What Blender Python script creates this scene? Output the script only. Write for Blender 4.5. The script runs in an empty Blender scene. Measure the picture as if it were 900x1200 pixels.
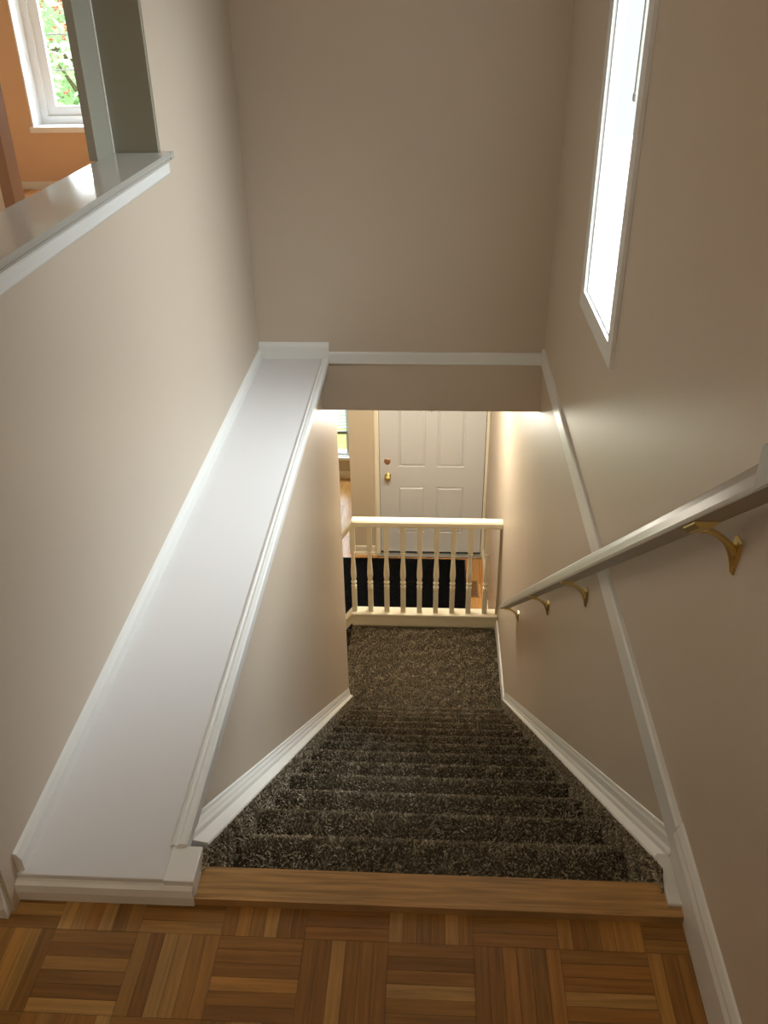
import bpy, bmesh, math, random
import numpy as np
from mathutils import Vector, Matrix, Euler

random.seed(7)
RNG = np.random.default_rng(11)
scene = bpy.context.scene
COL = scene.collection

# ------------------------------------------------------------------ measured layout (metres, upper floor at z = 0)
XR = 0.488          # right stairwell wall
XLO = -0.769        # left wall above the ledge
XLI = -0.500        # left wall beside the stairs
YB = 3.70           # wall over the lower hall
ZH = -0.19          # ceiling of the lower hall
RISE, RUN, Y1 = 0.1775, 0.2234, 1.354
NST = 13
ZL = -RISE * 14     # carpeted landing
YC = 5.022          # front of the curb under the balustrade
ZF = -3.011         # foyer floor
YD = 6.734          # front door wall
YFAR = 8.183        # far wall of the lower room
YO = 7.80           # far wall of the orange room
LEDGE = 0.060

# ------------------------------------------------------------------ materials
def srgb(r, g, b):
    f = lambda c: c / 12.92 if c <= 0.04045 else ((c + 0.055) / 1.055) ** 2.4
    return (f(r / 255), f(g / 255), f(b / 255), 1)

def new_mat(name):
    m = bpy.data.materials.new(name)
    m.use_nodes = True
    nt = m.node_tree
    return m, nt, nt.nodes['Principled BSDF']

def paint(name, col, rough=0.5, bump=0.02, scale=180, vary=0.03):
    m, nt, b = new_mat(name)
    N, L = nt.nodes, nt.links
    tc = N.new('ShaderNodeTexCoord')
    n1 = N.new('ShaderNodeTexNoise'); n1.inputs['Scale'].default_value = 2.3; n1.inputs['Detail'].default_value = 5
    L.new(tc.outputs['Object'], n1.inputs['Vector'])
    mr = N.new('ShaderNodeMapRange'); mr.inputs['To Min'].default_value = 1 - vary; mr.inputs['To Max'].default_value = 1 + vary
    L.new(n1.outputs['Fac'], mr.inputs['Value'])
    mx = N.new('ShaderNodeMix'); mx.data_type = 'RGBA'; mx.blend_type = 'MULTIPLY'; mx.inputs['Factor'].default_value = 1
    mx.inputs['A'].default_value = col
    L.new(mr.outputs['Result'], mx.inputs['B'])
    L.new(mx.outputs['Result'], b.inputs['Base Color'])
    b.inputs['Roughness'].default_value = rough
    n2 = N.new('ShaderNodeTexNoise'); n2.inputs['Scale'].default_value = scale; n2.inputs['Detail'].default_value = 2
    L.new(tc.outputs['Object'], n2.inputs['Vector'])
    bp = N.new('ShaderNodeBump'); bp.inputs['Strength'].default_value = bump * 5; bp.inputs['Distance'].default_value = 0.002
    L.new(n2.outputs['Fac'], bp.inputs['Height']); L.new(bp.outputs['Normal'], b.inputs['Normal'])
    return m

def metal(name, col, rough):
    m, nt, b = new_mat(name)
    N, L = nt.nodes, nt.links
    n = N.new('ShaderNodeTexNoise'); n.inputs['Scale'].default_value = 60
    mr = N.new('ShaderNodeMapRange'); mr.inputs['To Min'].default_value = rough * 0.8; mr.inputs['To Max'].default_value = rough * 1.3
    L.new(n.outputs['Fac'], mr.inputs['Value']); L.new(mr.outputs['Result'], b.inputs['Roughness'])
    b.inputs['Base Color'].default_value = col; b.inputs['Metallic'].default_value = 1
    return m

def wood_attr(name, rough=0.35, contrast=0.35):
    """wood whose board colour is stored per board in 'tone' and whose grain runs along U."""
    m, nt, b = new_mat(name)
    N, L = nt.nodes, nt.links
    at = N.new('ShaderNodeAttribute'); at.attribute_name = 'tone'
    uv = N.new('ShaderNodeUVMap'); uv.uv_map = 'grain'
    mp = N.new('ShaderNodeMapping'); mp.inputs['Scale'].default_value = (6, 110, 1)
    L.new(uv.outputs['UV'], mp.inputs['Vector'])
    n = N.new('ShaderNodeTexNoise'); n.inputs['Scale'].default_value = 1; n.inputs['Detail'].default_value = 6; n.inputs['Distortion'].default_value = 0.6
    L.new(mp.outputs['Vector'], n.inputs['Vector'])
    mr = N.new('ShaderNodeMapRange'); mr.inputs['From Min'].default_value = .3; mr.inputs['From Max'].default_value = .7
    mr.inputs['To Min'].default_value = 1 - contrast; mr.inputs['To Max'].default_value = 1 + contrast * .6
    L.new(n.outputs['Fac'], mr.inputs['Value'])
    mx = N.new('ShaderNodeMix'); mx.data_type = 'RGBA'; mx.blend_type = 'MULTIPLY'; mx.inputs['Factor'].default_value = 1
    L.new(at.outputs['Color'], mx.inputs['A']); L.new(mr.outputs['Result'], mx.inputs['B'])
    L.new(mx.outputs['Result'], b.inputs['Base Color'])
    b.inputs['Roughness'].default_value = rough
    bp = N.new('ShaderNodeBump'); bp.inputs['Strength'].default_value = .15; bp.inputs['Distance'].default_value = 0.001
    L.new(n.outputs['Fac'], bp.inputs['Height']); L.new(bp.outputs['Normal'], b.inputs['Normal'])
    return m

def pile_mat(name, rough=0.95):
    m, nt, b = new_mat(name)
    N, L = nt.nodes, nt.links
    at = N.new('ShaderNodeAttribute'); at.attribute_name = 'tone'
    tc = N.new('ShaderNodeTexCoord')
    n = N.new('ShaderNodeTexNoise'); n.inputs['Scale'].default_value = 75; n.inputs['Detail'].default_value = 3
    L.new(tc.outputs['Object'], n.inputs['Vector'])
    mr = N.new('ShaderNodeMapRange'); mr.inputs['From Min'].default_value = .3; mr.inputs['From Max'].default_value = .7
    mr.inputs['To Min'].default_value = .68; mr.inputs['To Max'].default_value = 1.28
    L.new(n.outputs['Fac'], mr.inputs['Value'])
    mx = N.new('ShaderNodeMix'); mx.data_type = 'RGBA'; mx.blend_type = 'MULTIPLY'; mx.inputs['Factor'].default_value = 1
    L.new(at.outputs['Color'], mx.inputs['A']); L.new(mr.outputs['Result'], mx.inputs['B'])
    L.new(mx.outputs['Result'], b.inputs['Base Color'])
    b.inputs['Roughness'].default_value = rough
    b.inputs['Specular IOR Level'].default_value = .15
    return m

M = {}
M['wall'] = paint('beige_wall_paint', srgb(200, 184, 164), .42, .03)
M['hallwall'] = paint('cream_wall_paint', srgb(201, 188, 164), .45, .03)
M['ceil'] = paint('white_ceiling_paint', srgb(225, 222, 214), .8, .05, 90)
M['orange'] = paint('orange_wall_paint', srgb(218, 185, 154), .6, .03)
M['brown'] = paint('shaded_orange_paint', srgb(136, 106, 78), .6, .03)  # orange wall end in shadow, the shade put into the colour
M['trim'] = paint('white_trim_paint', srgb(226, 224, 218), .32, .008, 40, .015)
M['cream'] = paint('cream_trim_paint', srgb(238, 230, 206), .35, .008, 40, .015)
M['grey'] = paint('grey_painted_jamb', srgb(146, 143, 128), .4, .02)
M['sill'] = paint('glossy_sill_paint', srgb(176, 172, 163), .07, .03, 14, .02)
M['ledge'] = paint('ledge_paint', srgb(214, 210, 207), .4, .02, 60)
M['door'] = paint('white_door_paint', srgb(208, 209, 208), .4, .01, 60, .01)
M['rail'] = paint('handrail_paint', srgb(164, 157, 144), .35, .01, 60, .02)
M['vinyl'] = paint('white_vinyl', srgb(240, 243, 246), .35, .004, 30, .01)
M['slat'] = paint('blind_slat_plastic', srgb(226, 236, 240), .5, .004, 30, .01)
M['dark'] = paint('dark_rubber', srgb(34, 32, 30), .7, .03)
M['concrete'] = paint('pale_concrete', srgb(226, 224, 218), .9, .1, 30, .06)
M['brass'] = metal('polished_brass', srgb(232, 212, 146), .36)
M['antique'] = metal('old_brass', srgb(212, 180, 152), .35)
M['steel'] = metal('brushed_aluminium', srgb(205, 205, 200), .4)
M['parquet'] = wood_attr('parquet_oak', .34, .30)
M['oak'] = wood_attr('oak_nosing_wood', .38, .42)
M['plank'] = wood_attr('honey_hardwood', .24, .2)
M['carpet'] = pile_mat('shag_carpet')
M['mat'] = pile_mat('black_mat_pile')

def glass_mat():
    m, nt, b = new_mat('window_glass')
    N, L = nt.nodes, nt.links
    N.remove(b)
    out = [n for n in N if n.type == 'OUTPUT_MATERIAL'][0]
    t = N.new('ShaderNodeBsdfTransparent'); t.inputs['Color'].default_value = (.94, .97, .97, 1)
    g = N.new('ShaderNodeBsdfGlossy'); g.inputs['Roughness'].default_value = .02
    lw = N.new('ShaderNodeLayerWeight'); lw.inputs['Blend'].default_value = .5
    pw = N.new('ShaderNodeMath'); pw.operation = 'POWER'; pw.inputs[1].default_value = 5; L.new(lw.outputs['Facing'], pw.inputs[0])
    f = N.new('ShaderNodeMath'); f.operation = 'MULTIPLY_ADD'; f.inputs[1].default_value = .25; f.inputs[2].default_value = .04; L.new(pw.outputs[0], f.inputs[0])
    x = N.new('ShaderNodeMixShader')
    L.new(f.outputs[0], x.inputs['Fac']); L.new(t.outputs['BSDF'], x.inputs[1]); L.new(g.outputs['BSDF'], x.inputs[2])
    L.new(x.outputs['Shader'], out.inputs['Surface'])
    return m
M['glass'] = glass_mat()

def brick_mat():
    m, nt, b = new_mat('red_brick')
    N, L = nt.nodes, nt.links
    tc = N.new('ShaderNodeTexCoord'); mp = N.new('ShaderNodeMapping'); mp.inputs['Rotation'].default_value = (math.pi/2, 0, 0)
    t = N.new('ShaderNodeTexBrick'); t.inputs['Scale'].default_value = 4
    t.inputs['Color1'].default_value = srgb(196, 108, 78); t.inputs['Color2'].default_value = srgb(170, 88, 66); t.inputs['Mortar'].default_value = srgb(200, 190, 176)
    L.new(tc.outputs['Object'], mp.inputs['Vector']); L.new(mp.outputs['Vector'], t.inputs['Vector'])
    L.new(t.outputs['Color'], b.inputs['Base Color']); b.inputs['Roughness'].default_value = .9
    return m
M['brick'] = brick_mat()

def green_mat(name, c1, c2, scale):
    m, nt, b = new_mat(name)
    N, L = nt.nodes, nt.links
    tc = N.new('ShaderNodeTexCoord')
    n = N.new('ShaderNodeTexNoise'); n.inputs['Scale'].default_value = scale; n.inputs['Detail'].default_value = 6
    r = N.new('ShaderNodeValToRGB'); r.color_ramp.elements[0].position = .35; r.color_ramp.elements[1].position = .65
    r.color_ramp.elements[0].color = c1; r.color_ramp.elements[1].color = c2
    L.new(tc.outputs['Object'], n.inputs['Vector']); L.new(n.outputs['Fac'], r.inputs['Fac'])
    L.new(r.outputs['Color'], b.inputs['Base Color']); b.inputs['Roughness'].default_value = .8
    return m
M['lawn'] = green_mat('lawn_grass', srgb(120, 170, 60), srgb(160, 205, 84), 14)
M['leaf'] = green_mat('tree_leaf', srgb(168, 200, 148), srgb(216, 231, 196), 3)
M['bark'] = green_mat('tree_bark', srgb(90, 74, 60), srgb(120, 100, 84), 20)

# ------------------------------------------------------------------ mesh helpers
def obj(name, bm, mat, parent=None, kind=None, label=None, cat=None, group=None, smooth=False):
    me = bpy.data.meshes.new(name)
    bmesh.ops.recalc_face_normals(bm, faces=bm.faces[:])
    bm.to_mesh(me); bm.free()
    me.materials.append(mat)
    if smooth:
        for p in me.polygons: p.use_smooth = True
    o = bpy.data.objects.new(name, me); COL.objects.link(o)
    if parent is not None: o.parent = parent
    tag(o, label, cat, group, kind)
    return o

def tag(o, label=None, cat=None, group=None, kind=None):
    if label: o['label'] = label
    if cat: o['category'] = cat
    if group: o['group'] = group
    if kind: o['kind'] = kind
    return o

def thing(name, label, cat, loc=(0, 0, 0), group=None, kind=None):
    o = bpy.data.objects.new(name, None); COL.objects.link(o); o.location = loc
    o.empty_display_size = .05
    return tag(o, label, cat, group, kind)

def box(bm, x0, x1, y0, y1, z0, z1, bev=0):
    v = [bm.verts.new((x, y, z)) for x in (x0, x1) for y in (y0, y1) for z in (z0, z1)]
    fs = [(0, 1, 3, 2), (4, 6, 7, 5), (0, 4, 5, 1), (2, 3, 7, 6), (0, 2, 6, 4), (1, 5, 7, 3)]
    faces = [bm.faces.new([v[i] for i in f]) for f in fs]
    if bev:
        es = list({e for f in faces for e in f.edges})
        bmesh.ops.bevel(bm, geom=es, offset=bev, segments=2, affect='EDGES', profile=.5)
    return bm

def boxes(*bs, bev=0):
    bm = bmesh.new()
    for b in bs: box(bm, *b, bev=bev)
    return bm

def sweep(bm, profile, path, caps=True):
    """profile: list of (a, b); path: list of (origin, A, B) frames."""
    rings = []
    for o, A, B in path:
        o, A, B = Vector(o), Vector(A), Vector(B)
        rings.append([bm.verts.new(o + A * a + B * b) for a, b in profile])
    n = len(profile)
    for r0, r1 in zip(rings, rings[1:]):
        for i in range(n):
            bm.faces.new((r0[i], r0[(i + 1) % n], r1[(i + 1) % n], r1[i]))
    if caps:
        bm.faces.new(rings[0]); bm.faces.new(list(reversed(rings[-1])))
    return bm

def lathe(bm, prof, center, axis='Z', seg=24, square=None):
    """prof: list of (radius, height)."""
    cx, cy, cz = center
    rings = []
    for r, h in prof:
        ring = []
        for i in range(seg):
            t = 2 * math.pi * i / seg
            a, b = r * math.cos(t), r * math.sin(t)
            p = {'Z': (cx + a, cy + b, cz + h), 'Y': (cx + a, cy + h, cz + b), 'X': (cx + h, cy + a, cz + b)}[axis]
            ring.append(bm.verts.new(p))
        rings.append(ring)
    for r0, r1 in zip(rings, rings[1:]):
        for i in range(seg):
            bm.faces.new((r0[i], r0[(i + 1) % seg], r1[(i + 1) % seg], r1[i]))
    bm.faces.new(rings[0]); bm.faces.new(list(reversed(rings[-1])))
    return bm

def tube(bm, pts, radii, seg=12):
    pts = [Vector(p) for p in pts]
    rings = []
    for i, p in enumerate(pts):
        d = (pts[min(i + 1, len(pts) - 1)] - pts[max(i - 1, 0)]).normalized()
        ref = Vector((0, 0, 1)) if abs(d.z) < .9 else Vector((0, 1, 0))
        a = d.cross(ref).normalized(); b = a.cross(d).normalized()
        r = radii[i]
        ra, rb = r if isinstance(r, tuple) else (r, r)
        rings.append([bm.verts.new(p + a * ra * math.cos(2 * math.pi * k / seg) + b * rb * math.sin(2 * math.pi * k / seg)) for k in range(seg)])
    for r0, r1 in zip(rings, rings[1:]):
        for k in range(seg):
            bm.faces.new((r0[k], r0[(k + 1) % seg], r1[(k + 1) % seg], r1[k]))
    bm.faces.new(rings[0]); bm.faces.new(list(reversed(rings[-1])))
    return bm

def wall_with_hole(bm, axis, c0, c1, a0, a1, z0, z1, ha0, ha1, hz0, hz1):
    """a wall slab (thickness c0..c1 on axis, span a0..a1) with one rectangular hole, as four boxes of one surface."""
    def b(aa0, aa1, zz0, zz1):
        if aa1 - aa0 < 1e-5 or zz1 - zz0 < 1e-5: return
        if axis == 'x': box(bm, c0, c1, aa0, aa1, zz0, zz1)
        else: box(bm, aa0, aa1, c0, c1, zz0, zz1)
    b(a0, ha0, z0, z1); b(ha1, a1, z0, z1); b(ha0, ha1, z0, hz0); b(ha0, ha1, hz1, z1)
    return bm

S = dict(kind='structure')

# ------------------------------------------------------------------ floors of wood (strips with their own tone and grain)
def strips_object(name, strips, mat, base, thick, parent=None, **kw):
    """strips: (x0,x1,y0,y1,z,dir,color); dir 'x' or 'y' = grain direction. base: (x0,x1,y0,y1) dark bed under the joints."""
    V, F, tone, uvs = [], [], [], []
    def quad(ps, col, uv):
        n = len(V); V.extend(ps); F.append((n, n + 1, n + 2, n + 3)); tone.append(col); uvs.extend(uv)
    for x0, x1, y0, y1, z, d, c in strips:
        ox, oy = random.random() * 50, random.random() * 50
        P4 = [(x0, y0, z), (x1, y0, z), (x1, y1, z), (x0, y1, z)]
        uv = [((p[0] if d == 'x' else p[1]) + ox, (p[1] if d == 'x' else p[0]) + oy) for p in P4]
        quad(P4, c, uv)
        for a, b2 in ((0, 1), (1, 2), (2, 3), (3, 0)):
            q = [P4[a], (P4[a][0], P4[a][1], z - thick), (P4[b2][0], P4[b2][1], z - thick), P4[b2]]
            quad(q, tuple(k * .8 for k in c[:3]) + (1,), [uv[a], uv[a], uv[b2], uv[b2]])
    if base:
        x0, x1, y0, y1, z = base
        quad([(x0, y0, z - .0012), (x1, y0, z - .0012), (x1, y1, z - .0012), (x0, y1, z - .0012)], (.03, .016, .006, 1), [(0, 0)] * 4)
        for q in ([(x0, y0, z - .05), (x0, y0, z - .0012), (x1, y0, z - .0012), (x1, y0, z - .05)], [(x0, y1, z - .05), (x0, y1, z - .0012), (x1, y1, z - .0012), (x1, y1, z - .05)],
                  [(x0, y0, z - .05), (x1, y0, z - .05), (x1, y1, z - .05), (x0, y1, z - .05)]):
            quad(q, (.03, .016, .006, 1), [(0, 0)] * 4)
    me = bpy.data.meshes.new(name); me.from_pydata(V, [], F)
    ca = me.color_attributes.new('tone', 'FLOAT_COLOR', 'CORNER')
    arr = np.repeat(np.array(tone, dtype=np.float32), 4, axis=0).ravel(); ca.data.foreach_set('color', arr)
    ul = me.uv_layers.new(name='grain'); ul.data.foreach_set('uv', np.array(uvs, dtype=np.float32).ravel())
    me.materials.append(mat)
    o = bpy.data.objects.new(name, me); COL.objects.link(o)
    if parent: o.parent = parent
    return tag(o, kw.get('label'), kw.get('cat'), kw.get('group'), kw.get('kind'))

def tonej(c, j):
    k = 1 + random.uniform(-j, j); h = random.uniform(-.05, .05)
    return (c[0] * k * (1 + h), c[1] * k, c[2] * k * (1 - h), 1)

PQ = [srgb(150, 104, 48), srgb(164, 118, 58), srgb(138, 94, 42), srgb(176, 132, 72), srgb(146, 100, 46)]
B = .1535
st = []
for i in range(-11, 4):
    for j in range(-13, 1):
        x0, y0 = .0900 + i * B, .968 + j * B
        vert = (i + j) % 2 == 0
        vert = not vert
        n = 6; w = B / n
        blockc = random.choice(PQ)
        for k in range(n):
            c = tonej(random.choice(PQ) if random.random() < .6 else blockc, .18)
            g = .00035
            if vert: r = [x0 + k * w, x0 + (k + 1) * w, y0, y0 + B]
            else: r = [x0, x0 + B, y0 + k * w, y0 + (k + 1) * w]
            r[0], r[1] = max(r[0] + g, -1.9), min(r[1] - g, XR)
            r[2], r[3] = r[2] + g, min(r[3] - g, 1.028)
            if r[1] - r[0] < .002 or r[3] - r[2] < .002: continue
            st.append((*r, 0.0, 'y' if vert else 'x', c))
strips_object('floor', st, M['parquet'], (-1.9, XR, -1.05, 1.028, 0), .0012, label='oak finger parquet floor of the upper hall', **S)

def plank_floor(name, x0, x1, y0, y1, z, w, cols, along='y', **kw):
    out = []
    a0, a1, b0, b1 = (x0, x1, y0, y1) if along == 'y' else (y0, y1, x0, x1)
    a = a0
    while a < a1 - .002:
        b = b0 - random.uniform(0, .6)
        while b < b1:
            l = random.uniform(.5, 1.1)
            r = (a + .0006, min(a + w, a1) - .0006, max(b, b0) + .0006, min(b + l, b1) - .0006)
            if r[3] - r[2] > .01:
                c = tonej(random.choice(cols), .08)
                out.append((r[0], r[1], r[2], r[3], z, 'y', c) if along == 'y' else (r[2], r[3], r[0], r[1], z, 'x', c))
            b += l
        a += w
    return strips_object(name, out, M['plank'], (x0, x1, y0, y1, z), .0012, **kw)
HONEY = [srgb(206, 150, 86), srgb(218, 164, 100), srgb(196, 138, 78)]
plank_floor('floor_lower', -4.0, XR, 4.23, YFAR, ZF, .057, HONEY, 'y', label='honey hardwood floor of the foyer and lower room', **S)
plank_floor('floor_orange_room', -4.5, XLO - .13, 1.13, YO, 0.0, .057, HONEY, 'y', label='hardwood floor of the orange room', **S)

# ------------------------------------------------------------------ room shell
obj('wall_right', wall_with_hole(bmesh.new(), 'x', XR, XR + .035, -1.05, YD + .16, ZF - .05, 2.45, 2.286, 2.846, .591, 2.0), M['wall'], label='beige wall on the right with handrail and slit window', **S)
obj('wall_back', boxes((XLO - .13, XR, YB, YB + .12, ZH, 2.45)), M['wall'], label='beige wall at the far end of the stairwell over the lower hall', **S)
bm = bmesh.new()
OY0, OY1, OZ0, OZ1 = 1.20, 2.60, 1.073, 2.2
wall_with_hole(bm, 'x', XLO - .13, XLO, 1.0, YB, .0, 2.45, OY0, OY1, OZ0, OZ1)
obj('wall_left', bm, M['wall'], label='beige wall on the left with an open pass-through', **S)
obj('wall_left_hall', boxes((-1.9, XLO - .13, 1.0, 1.13, 0, 2.45)), M['wall'], label='wall closing the hall beside the orange room', **S)
obj('wall_left_end', boxes((-2.0, -1.9, -1.05, 1.13, 0, 2.45)), M['wall'], label='end wall of the upper hall', **S)
obj('wall_behind', boxes((-2.0, XR + .16, -1.15, -1.05, 0, 2.45)), M['wall'], label='wall behind the upper hall', **S)
obj('wall_stair_left', boxes((XLI - .10, XLI, 1.028, 4.23, ZF, .0)), M['wall'], label='beige wall under the ledge beside the carpeted stairs', **S)
obj('ceiling', boxes((-4.6, XR + .16, -1.15, YO + .1, 2.45, 2.55)), M['ceil'], label='white upper ceiling', **S)
obj('ceiling_lower', boxes((-4.0, XR, YB + .12, YFAR, ZH, ZH + .12)), M['ceil'], label='white ceiling of the lower hall', **S)
obj('wall_lower_left', boxes((-4.1, -4.0, 4.13, YFAR + .12, ZF, ZH + .12)), M['hallwall'], label='left wall of the lower room', **S)
obj('wall_lower_near', boxes((-4.0, XLI - .10, 4.13, 4.23, ZF, ZH)), M['hallwall'], label='lower room wall below the upper floor', **S)
# front door wall with door hole
DX0, DX1 = -.449, .465
obj('wall_front', wall_with_hole(bmesh.new(), 'y', YD, YD + .14, -.70, XR, ZF, ZH, DX0, DX1, ZF, ZF + 2.04), M['hallwall'], label='cream wall around the front door', **S)
obj('wall_lower_side', boxes((-.70, -.58, YD + .14, YFAR, ZF, ZH)), M['hallwall'], label='wall between the front door and the lower room', **S)
obj('wall_lower_far', wall_with_hole(bmesh.new(), 'y', YFAR, YFAR + .12, -4.1, -.58, ZF, ZH + .12, -2.3, -.850, ZF + .254, ZF + 1.75), M['hallwall'], label='far wall of the lower room below the window', **S)
# orange room
WZ0 = .49
obj('wall_orange_far', wall_with_hole(bmesh.new(), 'y', YO, YO + .30, -4.6, XLO - .13, -.05, 2.45, -3.36, -1.85, WZ0, 2.28), M['orange'], label='orange wall around the white window', **S)
obj('wall_orange_left', boxes((-4.6, -4.5, 1.0, YO, 0, 2.45)), M['orange'], label='left orange wall', **S)
obj('wall_orange_right', boxes((XLO - .26, XLO - .13, YB, YO, 0, 2.45)), M['orange'], label='right orange wall beyond the stairwell', **S)
obj('wall_partition', boxes((-4.5, -2.876, 6.0, 6.12, 0, 2.45)), M['hallwall'], label='pale partition in the orange room', **S)
obj('trim_1', boxes((-2.876, -2.80, 5.98, 6.14, 0, 2.45)), M['brown'], label='shade-darkened orange end post of the partition in the orange room', **S)
obj('baseboard_orange', boxes((-4.5, XLO - .26, YO - .014, YO, 0, .066), bev=.003), M['trim'], label='white baseboard below the orange wall', **S)

# ------------------------------------------------------------------ ledge, skirting, trims
# ledge slab: top paint, lip moulding along the stair side, boards against the walls
led = thing('trim_2', 'broad white painted ledge running level beside the stairwell', 'ledge', (-.62, 1.03, 0), **S)
LO = Vector((-.62, 1.03, 0))
def part(name, bm, mat, parent, smooth=False, **kw):
    bmesh.ops.translate(bm, verts=bm.verts[:], vec=-parent.location)
    return obj(name, bm, mat, parent, smooth=smooth, **kw)
part('ledge_top', boxes((XLO, -.470, 1.036, YB, .001, LEDGE), bev=.002), M['ledge'], led)
# nose strip facing the hall: rounded bottom quarter plus step
prof = [(0, .0), (-.014, .004), (-.016, .030), (-.013, .046), (-.006, .050), (0.002, .050), (.004, .0)]
part('front_strip', sweep(bmesh.new(), prof, [((x, 1.036, 0), (0, 1, 0), (0, 0, 1)) for x in (XLO - .004, -.432)]), M['trim'], led)
# lip moulding with grooves (along y)
lip = [(-.492, LEDGE), (-.490, LEDGE + .006), (-.484, LEDGE + .009), (-.481, LEDGE + .005), (-.477, LEDGE + .005), (-.474, LEDGE + .010), (-.463, LEDGE + .010), (-.459, LEDGE + .006), (-.458, LEDGE - .014), (-.466, LEDGE - .034), (-.480, LEDGE - .044), (XLI, LEDGE - .048), (XLI, LEDGE - .06), (-.5, LEDGE - .06)]
lip = [(x, z) for x, z in lip][:-2] + [(XLI + .0005, LEDGE - .002)]
part('edge_moulding', sweep(bmesh.new(), lip, [((0, y, 0), (1, 0, 0), (0, 0, 1)) for y in (1.108, YB)]), M['trim'], led)
part('end_block', boxes((-.487, -.429, 1.031, 1.110, .021, LEDGE + .003), bev=.002), M['trim'], led)
# baseboard along left wall above the ledge, and at the back
bprof = [(0, 0), (.014, 0), (.014, .030), (.010, .036), (.007, .043), (.0, .046)]
part('wall_board', sweep(bmesh.new(), bprof, [((XLO, y, LEDGE), (1, 0, 0), (0, 0, 1)) for y in (1.045, YB)]), M['trim'], led)
part('back_board', sweep(bmesh.new(), [(0, 0), (.014, 0), (.014, .058), (.010, .066), (.006, .072), (0, .076)], [((x, YB, LEDGE), (0, -1, 0), (0, 0, 1)) for x in (XLO, -.458)]), M['trim'], led)

# upper hall baseboards
bb = [(0, 0), (.014, 0), (.014, .085), (.010, .096), (.010, .102), (.004, .115), (0, .118)]
obj('baseboard_right', sweep(bmesh.new(), bb, [((XR, y, 0), (-1, 0, 0), (0, 0, 1)) for y in (-1.05, 1.158)]), M['trim'], label='white baseboard at the foot of the right wall', **S)
obj('baseboard_left', sweep(bmesh.new(), [(0, 0), (.016, 0), (.018, .03), (.014, .045), (.012, .09), (.004, .105), (0, .108)], [((x, 1.0, 0), (0, -1, 0), (0, 0, 1)) for x in (-1.9, XLO - .006)]), M['trim'], label='white baseboard returning around the left wall corner', **S)
# band trims level with the upper floor
tb = [(0, .036), (.008, .036), (.012, .041), (.012, .104), (.008, .111), (0, .113)]
obj('trim_3', sweep(bmesh.new(), tb, [((XR, y, 0), (-1, 0, 0), (0, 0, 1)) for y in (1.158, YB)]), M['trim'], label='narrow white band running level along the right wall', **S)
tb2 = [(0, .036), (.008, .036), (.012, .040), (.012, .086), (.008, .091), (0, .092)]
obj('trim_4', sweep(bmesh.new(), tb2, [((x, YB, 0), (0, -1, 0), (0, 0, 1)) for x in (-.458, XR - .012)]), M['trim'], label='narrow white band across the wall over the lower hall', **S)
# landing / foyer baseboards
obj('baseboard_landing', sweep(bmesh.new(), [(0, 0), (.012, 0), (.012, .07), (.006, .085), (0, .088)], [((XR, y, ZL + .002), (-1, 0, 0), (0, 0, 1)) for y in (4.215, YC)]), M['trim'], label='thin white baseboard at the landing right side', **S)
obj('baseboard_foyer', sweep(bmesh.new(), [(0, 0), (.012, 0), (.012, .07), (.006, .085), (0, .088)], [((XR, y, ZF), (-1, 0, 0), (0, 0, 1)) for y in (YC + .1, YD - .02)]), M['cream'], label='white baseboard in the foyer right of the door', **S)
obj('baseboard_front', sweep(bmesh.new(), [(0, 0), (.016, 0), (.016, .03), (.008, .036), (.008, .06), (.014, .066), (.012, .092), (0, .096)], [((x, YD, ZF), (0, -1, 0), (0, 0, 1)) for x in (-.70, -.497)]), M['cream'], label='short white baseboard left of the front door', **S)
obj('baseboard_far', boxes((-4.0, -.70, YFAR - .014, YFAR, ZF, ZF + .085), bev=.003), M['cream'], label='white baseboard under the lower room window', **S)

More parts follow.
